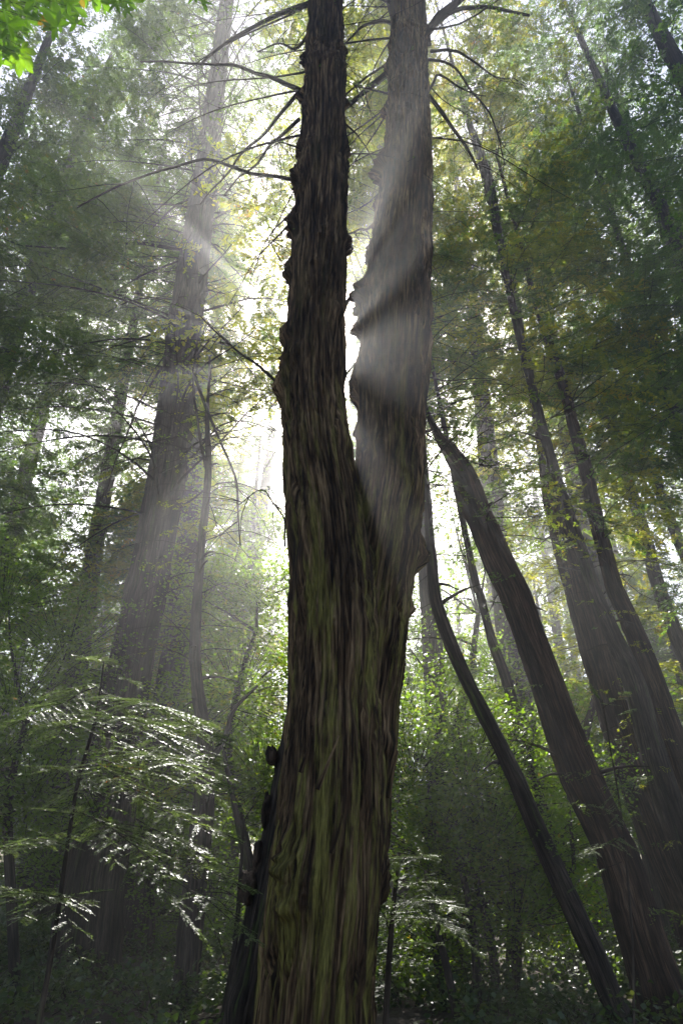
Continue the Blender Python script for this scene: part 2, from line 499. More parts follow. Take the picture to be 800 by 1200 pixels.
# cylinders of foliage thinned along the sun direction, added so shafts reach chosen places: (x, y, z, radius, share of foliage left)
WELLS = [(-2.4, 5.4, 2.2, 1.6, 0.03), (-1.6, 5.6, 2.3, 1.7, 0.02), (-0.9, 5.6, 1.6, 1.2, 0.05), (-2.0, 5.4, 3.2, 1.2, 0.05), (1.0, 8.3, 1.9, 1.1, 0.05),
         (-4.3, 15.2, 14.5, 0.42, 0.02), (-4.9, 15.2, 11.3, 0.34, 0.02), (-3.9, 15.2, 18.6, 0.4, 0.02),
         (0.35, 6.9, 9.4, 1.15, 0.01), (0.35, 6.9, 7.6, 1.0, 0.01), (1.9, 13.0, 4.5, 1.5, 0.05), (3.0, 14.0, 6.5, 1.4, 0.05), (1.6, 14.0, 7.0, 1.2, 0.05), (-2.4, 15.0, 5.0, 1.3, 0.05), (-3.4, 17.0, 8.0, 1.4, 0.05), (2.6, 11.3, 7.2, 0.7, 0.03), (3.6, 11.3, 5.6, 0.45, 0.05),
         (5.2, 14.8, 8.5, 0.7, 0.05), (6.4, 15.5, 6.5, 0.6, 0.05), (5.2, 15.5, 12.0, 0.8, 0.06), (7.0, 16.0, 10.0, 0.6, 0.06), (4.3, 9.6, 3.0, 1.0, 0.1), (-7.5, 13.0, 8.0, 0.7, 0.06), (-6.0, 12.0, 13.0, 0.6, 0.06), (-3.05, 3.4, 9.3, 0.6, 0.02)]
_rw = np.random.default_rng(64)
for _x0, _x1, _y0, _y1, _z0, _z1, _n in [(-5.5, -0.8, 14, 22, 2.5, 9, 9), (1.2, 5.0, 12, 21, 2.0, 11, 26), (5.0, 11.0, 14, 22, 5, 14, 12), (-10, -5.5, 13, 20, 4, 14, 4)]:
    for _k in range(_n):
        WELLS.append((_rw.uniform(_x0, _x1), _rw.uniform(_y0, _y1), _rw.uniform(_z0, _z1), _rw.uniform(0.5, 1.15), 0.06))
def wells(P):
    k = np.ones(len(P))
    for x, y, z, r_, left in WELLS:
        q = P - np.array([x, y, z])
        a = q @ SUN_V
        dd = np.linalg.norm(q - a[:, None] * SUN_V, axis=1)
        k = np.where((a > 1.6) & (dd < r_ * (1 + 0.006 * a)), np.minimum(k, np.where(a > 24, 0.22 if left <= 0.03 else 0.45, left)), k)
    return k

def canopy_keep(P, rng, amount=1.0):
    """clumps and holes of the canopy, plus thinning added towards the sun to let beams fall"""
    n = vnoise(P[:, 0] * 0.42, P[:, 1] * 0.42, P[:, 2] * 0.42, 31) + 0.6 * vnoise(P[:, 0] * 1.05, P[:, 1] * 1.05, P[:, 2] * 1.05, 32)
    n2 = vnoise(P[:, 0] * 2.1, P[:, 1] * 2.1, P[:, 2] * 2.6, 33) + 0.5 * vnoise(P[:, 0] * 4.3, P[:, 1] * 4.3, P[:, 2] * 5.2, 34)
    p = np.clip(0.56 + 2.0 * n * amount + 2.6 * n2, 0.02, 1)
    v = unit(P - GAP_O)
    ca = np.degrees(np.arccos(np.clip(v @ GAP_D, -1, 1)))
    dist = np.linalg.norm(P - GAP_O, axis=1)
    g = np.clip((ca - 0.5) / 4.0, 0.75, 1)
    p = p * np.where(dist > 9, g, 1) * wells(P)
    return rng.random(len(P)) < p

def sprays(G, rng, B0, Dir, L, droop, leaf=(0.10, 0.035), dens=6.0, t0=0.3, sub=0.36, spacing=0.05, r0=0.012, tint=(0, 1), wood=True, sag=0.25, up=None, sweep=0.55, flat=0.25, bend=None, prune=True):
    """conifer branches: curved axis, two rows of side twigs, each with two rows of leaf faces"""
    n = len(B0)
    L = np.asarray(L, float)
    Dir = unit(Dir)
    zed = np.array([0, 0, 1.0])
    ax = unit(np.cross(Dir, zed))
    bend = rng.normal(0, 0.12, n) if bend is None else bend
    ph = rng.uniform(0, 6.28, n); wb = rng.uniform(0.01, 0.035, n)
    def pos(i, t):
        return B0[i] + (ax[i] + np.array([0, 0, 0.7])) * (wb[i] * L[i] * np.sin(7 * t + ph[i]) * np.minimum(t * 4, 1))[:, None] + Dir[i] * (L[i] * t)[:, None] + ax[i] * (bend[i] * L[i] * t * t)[:, None] - zed * (droop[i] * L[i] * t * t)[:, None]
    def tan(i, t):
        return unit(Dir[i] + ax[i] * (2 * bend[i] * t)[:, None] - zed * (2 * droop[i] * t)[:, None])
    if wood:
        K = 9
        for k in range(K):
            i = np.arange(n)
            a, b = np.full(n, k / K), np.full(n, (k + 1) / K)
            rr = r0 * (0.35 + L / max(L.max(), 0.1))
            prisms(G, pos(i, a), pos(i, b), rr * (1 - a * 0.85), rr * (1 - b * 0.85))
    m = np.maximum(2, (L * dens * (1 - t0)).astype(int))
    i = np.repeat(np.arange(n), m)
    t = t0 + (1 - t0) * rng.random(len(i)) ** 0.85
    side = rng.choice([-1.0, 1.0], len(i))
    Pb = pos(i, t)
    if prune:
        kp = canopy_keep(Pb + PRUNE_AT[0], rng)
        i, t, side, Pb = i[kp], t[kp], side[kp], Pb[kp]
    Tb = tan(i, t)
    Sb = unit(np.cross(Tb, zed))
    l = L[i] * sub * (1.08 - t) * rng.uniform(0.55, 1.25, len(i)) + 0.06
    l = np.minimum(l, 1.6)
    sw = sweep + rng.normal(0, 0.12, len(i))
    Db = unit(Tb * sw[:, None] + Sb * (side * 0.8)[:, None] + rng.normal(0, flat * 0.6, (len(i), 3)) - zed * sag * 0.5)
    if wood:
        prisms(G, Pb, Pb + Db * (l * 0.95)[:, None] - zed * (sag * l * 0.8)[:, None] , np.full(len(l), r0 * 0.28), np.full(len(l), r0 * 0.1))
    k = np.maximum(2, (l / spacing).astype(int))
    j = np.repeat(np.arange(len(i)), k)
    u = rng.random(len(j))
    s2 = rng.choice([-1.0, 1.0], len(j))
    Pl = Pb[j] + Db[j] * (l[j] * u)[:, None] - zed * (sag * l[j] * u * u * 0.8)[:, None]
    Nb = unit(np.cross(Db, unit(np.cross(Db, zed))) + rng.normal(0, flat, Db.shape))
    Sl = unit(np.cross(Nb[j], Db[j]))
    Dl = unit(Db[j] * 0.7 + Sl * (s2 * 0.75)[:, None] + rng.normal(0, flat, (len(j), 3)))
    Wl = unit(np.cross(Nb[j] + rng.normal(0, flat, (len(j), 3)), Dl))
    ln = leaf[0] * rng.uniform(0.6, 1.3, len(j)) * (1.1 - 0.5 * u)
    wd = leaf[1] * rng.uniform(0.7, 1.3, len(j))
    bt = rng.random(n)[i] * 0.5 + rng.random(len(i)) * 0.5
    tn = tint[0] + (tint[1] - tint[0]) * np.clip(bt[j] * 0.75 + rng.random(len(j)) * 0.27, 0, 1)
    rhombi(G, Pl, Dl, Wl, ln, wd, tn)
    return len(j)

def conifer_crown(G, rng, C, z0, z1, n, Lmax, Lmin=0.8, az=None, elev=(-0.1, 0.35), droop=(0.1, 0.35), zpow=1.0, shape=None, **kw):
    """branches around the trunk axis C between heights z0 and z1; az: list of (centre, half-width) in degrees, 0 = +X, 90 = away"""
    z = z0 + (z1 - z0) * rng.random(n) ** zpow
    B0 = np.stack([np.interp(z, C[:, 2], C[:, 0]), np.interp(z, C[:, 2], C[:, 1]), z], 1)
    if az is None:
        a = rng.uniform(0, 2 * np.pi, n)
    else:
        pick = rng.integers(0, len(az), n)
        cc = np.array([x[0] for x in az])[pick]; hw = np.array([x[1] for x in az])[pick]
        a = np.radians(cc + rng.uniform(-1, 1, n) * hw)
    e = rng.uniform(*elev, n)
    D = np.stack([np.cos(a) * np.cos(e), np.sin(a) * np.cos(e), np.sin(e)], 1)
    q = (z - z0) / (z1 - z0)
    if shape == 'cone':
        L = Lmin + (Lmax - Lmin) * (1 - q) ** 0.8
    elif shape == 'mid':
        L = Lmin + (Lmax - Lmin) * np.sin(np.clip(q * 0.9 + 0.1, 0, 1) * np.pi) ** 0.6
    else:
        L = np.full(n, Lmax)
    L = L * rng.uniform(0.55, 1.1, n)
    return sprays(G, rng, B0, D, L, rng.uniform(*droop, n), **kw)

def broad_crown(G, rng, lobes, ncl, per, leaf=0.09, spread=(0.45, 0.10), base=None, tint=(0, 1), wood=0.02, tilt=0.45):
    """broadleaf foliage: layered clusters of leaves spread through lobes (cx, cy, cz, rx, ry, rz), each cluster on a twig"""
    lobes = np.array(lobes, float)
    w = (lobes[:, 3] * lobes[:, 4] * lobes[:, 5]) ** (2 / 3)
    pick = rng.choice(len(lobes), ncl, p=w / w.sum())
    d = unit(rng.normal(size=(ncl, 3))) * (rng.random(ncl) ** 0.45)[:, None]
    c = lobes[pick, :3] + d * lobes[pick, 3:]
    if PRUNE_AT[0][1] == 0:
        kp = rng.random(ncl) < np.maximum(wells(c), 0.12)
        c, d, pick = c[kp], d[kp], pick[kp]; ncl = len(c)
    a0 = lobes[pick, :3] + d * lobes[pick, 3:] * 0.15 - np.array([0, 0, 0.3])
    prisms(G, c + (a0 - c) * 0.6, c, np.full(ncl, wood * 0.5), np.full(ncl, wood * 0.15))
    if base is not None:
        bb = np.broadcast_to(np.array(base, float), (len(lobes), 3))
        mid = (bb + lobes[:, :3]) / 2 + rng.normal(0, 0.08, (len(lobes), 3)) + np.array([0, 0, 0.15])
        prisms(G, bb, mid, np.full(len(lobes), wood * 2.4), np.full(len(lobes), wood * 1.6))
        prisms(G, mid, lobes[:, :3], np.full(len(lobes), wood * 1.6), np.full(len(lobes), wood * 0.7))
    j = np.repeat(np.arange(ncl), per)
    N = len(j)
    tl = unit(np.concatenate([rng.normal(0, 0.35, (ncl, 2)), np.ones((ncl, 1))], 1))
    X = unit(np.cross(tl, unit(rng.normal(size=(ncl, 3))))); Y = np.cross(tl, X)
    r = np.sqrt(rng.random(N)) * spread[0]; th = rng.uniform(0, 2 * np.pi, N)
    P = c[j] + X[j] * (r * np.cos(th))[:, None] + Y[j] * (r * np.sin(th))[:, None] + tl[j] * rng.normal(0, spread[1], N)[:, None]
    nn = unit(tl[j] + rng.normal(0, tilt, (N, 3)))
    D = unit(np.cross(nn, unit(rng.normal(size=(N, 3))))); S = np.cross(nn, D)
    s = leaf * rng.uniform(0.6, 1.3, N)
    bt = rng.random(ncl)
    tn = tint[0] + (tint[1] - tint[0]) * np.clip(bt[j] * 0.6 + rng.random(N) * 0.42, 0, 1)
    rhombi(G, P, D, S, s, s * 0.8, tn)

def crown_obj(G, parent, leafm, barkm, name='crown'):
    return link(name, G.mesh(name, [leafm, barkm], parent.location), parent)

#%%BUILD
# ------------------------------------------------------------------ 1. the twin-stemmed redwood in the middle
rng = np.random.default_rng(11)
LEFT = [(366, 1200, 140), (374, 1100, 136), (382, 1000, 130), (388, 900, 118), (391, 800, 107), (390, 700, 100), (383, 610, 92), (374, 540, 84),
        (368, 470, 76), (369, 400, 71), (373, 300, 65), (378, 200, 57), (380, 100, 49), (382, 0, 40)]
RIGHT = [(392, 1200, 84), (398, 1100, 86), (405, 1000, 92), (416, 900, 94), (426, 800, 90), (437, 700, 90), (449, 620, 86), (457, 550, 84), (459, 470, 84),
         (463, 400, 82), (469, 300, 74), (477, 200, 60), (479, 130, 52), (478, 60, 45), (477, 0, 40)]
PL, WL = px_trunk(LEFT, 6.7, 40)
PR, WR = px_trunk(RIGHT, 7.15, 38)
twin = thing('redwood_tree', (float(PL[0, 0]), 6.8, 0), 'huge dark mossy redwood in the centre, forking into two tall stems', 'tree')
rb = np.random.default_rng(77)
def edge_bumps(lst, d):
    out = []
    for px, py, r_, h_ in lst:
        p, t = at(px, py, d)
        out.append((p[0], p[1], p[2], r_ * t / 800, h_ * t / 800))
    return out
BL = edge_bumps([(338, 392, 14, 5), (334, 455, 20, 8), (336, 318, 14, 7), (345, 262, 16, 8), (352, 205, 15, 8), (357, 176, 10, 6), (359, 112, 9, 6), (361, 70, 8, 5), (404, 285, 13, 6), (405, 175, 9, 5), (402, 60, 8, 4), (334, 425, 10, 5), (330, 500, 10, 3), (402, 120, 7, 4)], 6.7) + \
     edge_bumps([(378, 268, 9, 6), (380, 236, 6, 4), (367, 302, 8, 5), (384, 60, 30, 3), (372, 440, 14, 4), (352, 620, 12, 3), (388, 730, 10, 3), (338, 1035, 34, 15), (330, 1000, 22, 8)], 6.25)
BR = edge_bumps([(449, 195, 18, 13), (452, 128, 12, 6), (442, 240, 9, 3), (432, 296, 14, 4), (424, 348, 20, 11), (421, 388, 9, 6), (418, 458, 18, 6), (417, 505, 9, 3), (436, 268, 7, 3), (492, 650, 17, 9), (484, 715, 9, 5), (462, 80, 12, 5), (497, 45, 10, 4), (446, 162, 7, 3), (478, 610, 10, 3), (444, 1030, 22, 8)], 7.2) + \
     edge_bumps([(462, 480, 16, 4), (470, 560, 20, 4), (478, 90, 26, 4), (448, 520, 12, 4), (474, 130, 14, 5)], 6.75)
_, CL, RL = trunk_part(PL, WL, twin, M['bark_main'], 21, n=2600, nseg=330, amp=0.042, freq=9, fz=0.62, knob=0.035, fibre=0.016, bumps=BL)
_, CR, RR = trunk_part(PR, WR, twin, M['bark_main'], 43, n=2400, nseg=300, amp=0.040, freq=9, fz=0.62, knob=0.05, fibre=0.014, bumps=BR)

def on_edge(px, py, d, r, back=0.0, side=0, **kw):
    p, t = at(px + (r * 0.55 if side < 0 else (-r * 0.55 if side > 0 else 0)), py, d)
    burl(twin, p + np.array([0, back, 0]), r * t / 800, M['burl'], int(px * 7 + py), **kw)
for px, py, r, sd2 in [(337, 466, 9, -1), (358, 180, 6, -1), (404, 290, 6, 1), (446, 192, 9, -1), (491, 657, 9, 1)]:
    on_edge(px, py, 6.8 if px < 410 else 7.25, r, side=sd2, sz=(0.95, 1.2, 1.2))

def px_limb(parent, pts, d0, d1, w0, w1, mat, seed, **kw):
    """limb through photo pixels, its distance running from d0 to d1"""
    n = len(pts); out = []
    for k, (x, y) in enumerate(pts):
        p, t = at(x, y, d0 + (d1 - d0) * k / (n - 1)); out.append(p)
    t0_, t1_ = at(*pts[0], d0)[1], at(*pts[-1], d1)[1]
    return limb(parent, out, w0 / 2 * t0_ / 800, w1 / 2 * t1_ / 800, mat, seed, **kw)

limbsT = []
for k, (pts, d0, d1, w0, w1) in enumerate([
    ([(358, 108), (320, 92), (285, 80), (225, 74), (165, 70)], 6.7, 7.6, 6, 2),
    ([(350, 212), (300, 203), (235, 188), (160, 210), (90, 243)], 6.7, 8.0, 5, 2),
    ([(364, 4), (320, 20), (270, 46), (236, 74)], 6.7, 8.2, 7, 2.5),
    ([(352, 105), (315, 150), (275, 190), (235, 240)], 6.7, 9.0, 5, 1.5),
    ([(350, 140), (310, 180), (262, 228)], 6.9, 9.0, 5, 1.5),
    ([(330, 452), (290, 420), (262, 398), (234, 370)], 6.7, 7.6, 4, 1.5),
    ([(346, 252), (330, 272), (296, 306)], 6.7, 6.9, 3, 1),
    ([(356, 176), (335, 168), (318, 164)], 6.7, 6.5, 2.4, 1),
    ([(334, 640), (330, 600), (305, 575), (280, 590)], 7.0, 8.5, 2.5, 1),
    ([(362, 40), (345, 58), (325, 50), (300, 60)], 6.7, 7.4, 4, 1.5)]):
    limbsT.append(px_limb(twin, pts, d0, d1, w0, w1, M['bark_dark'], 60 + k)[1])
for k, (pts, d0, d1, w0, w1) in enumerate([
    ([(486, 60), (505, 30), (545, -6), (600, -60)], 7.15, 8.0, 12, 6),
    ([(470, 50), (460, 20), (450, -20), (440, -70)], 7.1, 7.2, 10, 6),
    ([(502, 112), (520, 135), (548, 178), (560, 200)], 7.1, 8.0, 6, 2),
    ([(500, 110), (515, 90), (540, 105), (570, 112)], 7.15, 8.0, 4, 1.2),
    ([(455, 85), (430, 105), (400, 130), (380, 150)], 7.5, 9.0, 8, 3),
    ([(440, 312), (420, 335), (398, 362), (380, 384)], 7.3, 8.6, 6, 4),
    ([(425, 418), (412, 430), (399, 444), (380, 470)], 7.4, 8.4, 3, 2),
    ([(440, 262), (425, 270), (405, 274)], 7.3, 8.6, 4, 2),
    ([(455, 110), (435, 105), (415, 100)], 7.15, 6.9, 3, 1),
    ([(484, 52), (515, 22), (560, 8), (620, 20)], 7.15, 8.6, 9, 3),
    ([(476, 30), (486, 4), (500, -40)], 7.1, 7.6, 9, 5),
    ([(470, 40), (450, 25), (425, 30), (405, 50)], 7.15, 8.2, 6, 2),
    ([(486, 75), (515, 70), (545, 95), (575, 140), (590, 190)], 7.15, 9.0, 4, 1.5),
    ([(505, 60), (540, 62), (580, 90), (600, 92)], 7.15, 9.0, 4, 1)]):
    limbsT.append(px_limb(twin, pts, d0, d1, w0, w1, M['bark_dark'], 90 + k)[1])
# broken slivers of bark standing off the lower trunk
for k, (pts, d) in enumerate([([(455, 935), (460, 905), (466, 880)], 6.9), ([(441, 1050), (448, 1030), (456, 1012)], 6.7), ([(372, 925), (384, 895), (397, 862)], 6.0), ([(388, 1000), (396, 975), (401, 955)], 6.05), ([(352, 905), (360, 880), (366, 850)], 6.05)]):
    px_limb(twin, pts, d, d, 6, 2, M['bark_main'], 130 + k, name='bark_sliver', wob=0.0, n=10)
G = Geo()
# small live shoots, twigs and the crown above
for C_ in limbsT:
    n = 9
    k = rng.integers(8, len(C_), n)
    D = np.stack([rng.normal(0, 1, n), rng.normal(0.1, 1, n), rng.normal(-0.5, 0.4, n)], 1)
    sprays(G, rng, C_[k], D, rng.uniform(0.4, 1.6, n), rng.uniform(0.1, 0.5, n), leaf=(0.05, 0.016), dens=7, spacing=0.02, r0=0.007, t0=0.45, sub=0.3)
conifer_crown(G, rng, CL, 15.5, 39, 60, 4.6, 1.0, shape='mid', elev=(-0.2, 0.3), leaf=(0.10, 0.032), dens=6, t0=0.42, spacing=0.04)
conifer_crown(G, rng, CR, 15.5, 37, 60, 4.6, 1.0, shape='mid', elev=(-0.2, 0.3), leaf=(0.10, 0.032), dens=6, t0=0.42, spacing=0.04)
for C_ in (CL, CR):
    conifer_crown(G, rng, C_, 10.5, 30, 44, 3.8, t0=0.2, leaf=(0.07, 0.02), dens=2.6, spacing=0.22, r0=0.022, droop=(0.2, 0.7), elev=(0.0, 0.8), az=[(90, 95)], prune=False)
crown_obj(G, twin, M['needle'], M['bark_dark'])

# the burly leaning stem behind its left foot
P, W = px_trunk([(302, 1200, 84), (322, 1060, 66), (340, 950, 54), (352, 870, 46), (368, 760, 34), (374, 720, 16)], 7.9)
snag = thing('dead_stump', (float(P[0, 0]), 7.9, 0), 'tall dark burl-knobbed stump leaning behind the left foot of the forked trunk', 'stump')
trunk_part(P, W, snag, M['bark_dark'], 77, n=700, nseg=160, amp=0.025, freq=9, fz=0.6, knob=0.05)
for px, py, r, sz in [(291, 1040, 15, (0.8, 0.9, 1.2)), (319, 886, 8, (0.9, 0.9, 1.3)), (312, 950, 9, (0.6, 0.8, 2.2)), (303, 1005, 9, (0.8, .8, 2))]:
    p, t = at(px, py, 7.8)
    burl(snag, p, r * t / 800, M['burl'], int(px + py), sz=sz)

# ------------------------------------------------------------------ 2. the other marked trees
def forest_tree(kind, label, cat, rows, d, H, mat, seed, crown=None, group=None, limbs=(), leafm='needle', n=420, nseg=84, amp=0.022, freq=8, fz=0.45, knob=0.0, d1=None, flare=0.12, lw='bark_dark', also=()):
    P, W = px_trunk(rows, d, H, d1=d1)
    base = (float(P[0, 0]), float(P[0, 1]), 0.0)
    t = thing(kind, base, label, cat, group)
    _, C, Rd = trunk_part(P, W, t, M[mat], seed, n=n, nseg=nseg, amp=amp, freq=freq, fz=fz, knob=knob or 0.03, flare=(0.3, flare) if flare else None, fibre=0.008)
    r = np.random.default_rng(seed)
    G = Geo()
    used = False
    if len(rows) > 7 and d < 20:
        zt = min(11.0, C[-1, 2] - 1)
        conifer_crown(G, r, C, 1.5, zt, 26, 1.1, t0=0.25, leaf=(0.07, 0.022), dens=12, spacing=0.02, r0=0.008, droop=(0.1, 0.5), prune=False); used = True
        for q in range(7):
            zz = r.uniform(3, 14); k_ = int(np.argmin(np.abs(C[:, 2] - zz))); a_ = r.uniform(0, 6.28)
            v_ = np.array([math.cos(a_), math.sin(a_), r.uniform(-0.1, 0.5)]); l_ = r.uniform(0.25, 0.9)
            b_ = C[k_] + v_ * Rd[k_] * 0.7
            limb(t, [b_, b_ + v_ * l_ * 0.5, b_ + v_ * l_ + np.array([0, 0, -0.1])], 0.035, 0.008, M[lw], seed * 7 + q, name='branch_stub', n=8, nseg=6)
    for kw in ([crown] if isinstance(crown, dict) else (crown or [])):
        conifer_crown(G, r, C, **kw); used = True
    for q, (pts, a, b, w0, w1) in enumerate(limbs):
        _, LC = px_limb(t, pts, a, b, w0, w1, M[lw], seed * 5 + q)
        m = 10
        kk = r.integers(5, len(LC), m)
        D = np.stack([r.normal(0, 1, m), r.normal(0, 1, m), r.normal(-0.3, 0.3, m)], 1)
        sprays(G, r, LC[kk], D, r.uniform(0.5, 2.0, m), r.uniform(0.1, 0.5, m), leaf=(0.09, 0.03), dens=5, spacing=0.04, r0=0.01, t0=0.4, sub=0.3)
        used = True
    if used:
        crown_obj(G, t, M[leafm], M[lw])
    return t, C

RW = dict(leaf=(0.13, 0.05), dens=11, spacing=0.026)
left_tree, C_left = forest_tree('redwood_tree', 'large straight grey redwood to the left of the forked one, sunbeams crossing its bark', 'tree',
    [(92, 1190, 88), (108, 1050, 76), (132, 900, 62), (152, 790, 52), (172, 690, 48), (190, 590, 45), (203, 500, 42), (215, 400, 40), (228, 300, 34), (242, 200, 27), (254, 100, 21), (266, 0, 16)],
    15.5, 43, 'bark_dark', 201, crown=[
        dict(z0=13, z1=40, n=210, Lmax=6.0, az=[(165, 45), (110, 40), (200, 20)], t0=0.35, **RW),
        dict(z0=14, z1=40, n=60, Lmax=4.5, az=[(0, 60)], t0=0.5, **RW),
        dict(z0=10, z1=38, n=110, Lmax=5.5, t0=0.2, leaf=(0.1, 0.03), dens=2.6, spacing=0.16, r0=0.035, droop=(0.2, 0.7), elev=(0.0, 0.7), prune=False),
        dict(z0=32, z1=43, n=70, Lmax=6.0, Lmin=1, shape='cone', **RW)],
    limbs=[([(212, 292), (175, 287), (140, 285), (90, 291), (30, 288)], 15.5, 15, 5, 2), ([(236, 370), (262, 398), (300, 440)], 15.5, 14, 3, 1.2),
           ([(190, 430), (165, 470), (140, 530), (125, 575)], 15.5, 15, 3, 1)], knob=0.06, n=700, nseg=130)
for px, py, r_ in [(215, 554, 8), (201, 630, 6), (196, 678, 6), (216, 300, 5), (234, 318, 5)]:
    p, t_ = at(px, py, 15.5)
    burl(left_tree, p, r_ * t_ / 800, M['burl'], px + py, sz=(0.8, 0.8, 1.5))

RIGHTS = [
 ('large reddish redwood leaning left beside the forked trunk, its broken bend lit by a sunbeam', [(782, 1190, 62), (752, 1100, 54), (722, 1000, 50), (676, 900, 48), (640, 800, 40), (622, 750, 36), (604, 700, 35), (580, 650, 34), (559, 600, 31), (545, 560, 27), (528, 530, 20), (508, 500, 9)], 11.5, None, 'bark_red', 301, [dict(z0=7.5, z1=13.5, n=46, Lmax=2.4, t0=0.25, leaf=(0.09, 0.03), dens=9, spacing=0.03)]),
 ('slender dark leaning trunk crossing in front of the lower right redwoods', [(725, 1190, 29), (687, 1100, 26), (641, 1000, 23), (598, 900, 20), (548, 800, 17), (526, 750, 16), (510, 700, 14), (505, 650, 12), (500, 600, 8)], 10.5, 17, 'bark_dark', 302, [dict(z0=5, z1=16, n=34, Lmax=2.4, t0=0.4, leaf=(0.08, 0.028), dens=6, spacing=0.045)]),
 ('thin straight trunk rising left of the big bent redwood', [(672, 1060, 15), (651, 1000, 14), (621, 900, 13), (594, 800, 12), (576, 750, 11), (563, 700, 10), (550, 650, 8)], 14, 22, 'bark_dark', 303, [dict(z0=7, z1=21, n=40, Lmax=3.0, t0=0.3, leaf=(0.10, 0.03), dens=6, spacing=0.05)]),
 ('massive hazy redwood trunk half hidden behind two slimmer stems on the right', [(860, 1190, 74), (828, 1100, 66), (785, 1000, 56), (745, 900, 50), (712, 800, 44), (684, 700, 40), (652, 600, 28), (640, 540, 20), (628, 480, 12)], 17.5, 30, 'bark_red', 304, [dict(z0=11, z1=29, n=130, Lmax=6.0, t0=0.3, **RW)]),
 ('slim redwood stem rising the full height of the right side, pale near its top', [(840, 1080, 38), (804, 1000, 34), (770, 900, 30), (742, 800, 26), (720, 750, 20), (699, 700, 16), (682, 650, 14), (665, 600, 13), (649, 550, 12), (622, 450, 10), (605, 380, 9), (590, 310, 9), (576, 235, 12), (562, 180, 11), (548, 140, 7)], 15, 38, 'bark_dark', 305, [dict(z0=13, z1=37, n=120, Lmax=4.5, t0=0.35, **RW)]),
 ('straight slim trunk just right of the full-height stem, its crown yellow green', [(870, 1100, 36), (835, 1000, 33), (800, 900, 29), (766, 800, 25), (736, 725, 21), (720, 690, 19), (709, 650, 18), (696, 600, 17), (686, 550, 16), (672, 500, 14), (659, 450, 12), (642, 400, 10), (622, 335, 7)], 16, 36, 'bark_red', 306, [dict(z0=9, z1=35, n=160, Lmax=4.5, t0=0.3, **RW)]),
 ('hazy double-looking trunk far right behind feathery twigs', [(850, 880, 24), (815, 800, 20), (775, 700, 16), (747, 600, 14), (717, 500, 12), (705, 450, 10), (690, 400, 8)], 22, 42, 'bark_dark', 307, [dict(z0=14, z1=41, n=200, Lmax=6.0, t0=0.2, leaf=(0.16, 0.06), dens=8, spacing=0.045)]),
 ('dark trunk cut by the right edge, leaning in beneath the dense dark canopy', [(880, 740, 26), (840, 640, 21), (802, 540, 17), (780, 450, 14), (765, 400, 12), (745, 340, 10)], 18, 42, 'bark_dark', 308, [dict(z0=14, z1=41, n=220, Lmax=6.5, t0=0.2, leaf=(0.14, 0.055), dens=8, spacing=0.045)]),
 ('faint slim trunk between the two hazy far right trunks', [(870, 790, 17), (820, 690, 14), (785, 610, 12), (760, 540, 11), (738, 470, 9), (722, 410, 7)], 24, 40, 'bark_dark', 310, [dict(z0=16, z1=39, n=110, Lmax=5.0, t0=0.25, leaf=(0.16, 0.06), dens=8, spacing=0.05)]),
 ('upper right redwood whose dark drooping sprays hang in layers', [(940, 620, 26), (880, 470, 22), (835, 370, 19), (790, 275, 16), (755, 205, 14), (722, 140, 11)], 15, 42, 'bark_dark', 309, [dict(z0=13, z1=41, n=115, Lmax=5.5, t0=0.15, leaf=(0.13, 0.05), dens=11, spacing=0.026, droop=(0.3, 0.6), az=[(180, 70), (90, 60), (0, 60)])]),
]
for lab, rows, d, H, mat, sd_, cr in RIGHTS:
    forest_tree('redwood_tree', lab, 'tree', rows, d, H or 14.5, mat, sd_, crown=cr, leafm='needle_dark' if sd_ in (308, 309) else ('needle_sunlit' if sd_ in (303, 305, 306) else 'needle'))

# thin young redwood with drooping bare twigs, left of the middle
forest_tree('redwood_tree', 'thin young redwood with drooping bare twigs between the grey redwood and the forked one', 'tree',
    [(215, 1190, 30), (226, 1060, 29), (237, 960, 25), (241, 880, 19), (231, 800, 14), (229, 740, 13), (236, 640, 10), (244, 560, 8), (243, 490, 5)], 12.5, 13.2, 'bark_dark', 320,
    crown=[dict(z0=5, z1=13, n=46, Lmax=2.6, t0=0.5, elev=(0.1, 0.6), droop=(0.4, 0.8), leaf=(0.07, 0.02), dens=5, spacing=0.06)], leafm='needle_sunlit', knob=0.03, flare=0.1,
    limbs=[([(240, 900), (262, 868), (276, 830), (302, 804)], 12.5, 12.3, 9, 3), ([(244, 560), (232, 500), (228, 440), (231, 400)], 12.5, 12.5, 4, 2), ([(228, 440), (250, 500), (275, 560), (283, 640)], 12.5, 12, 4, 1.5)])

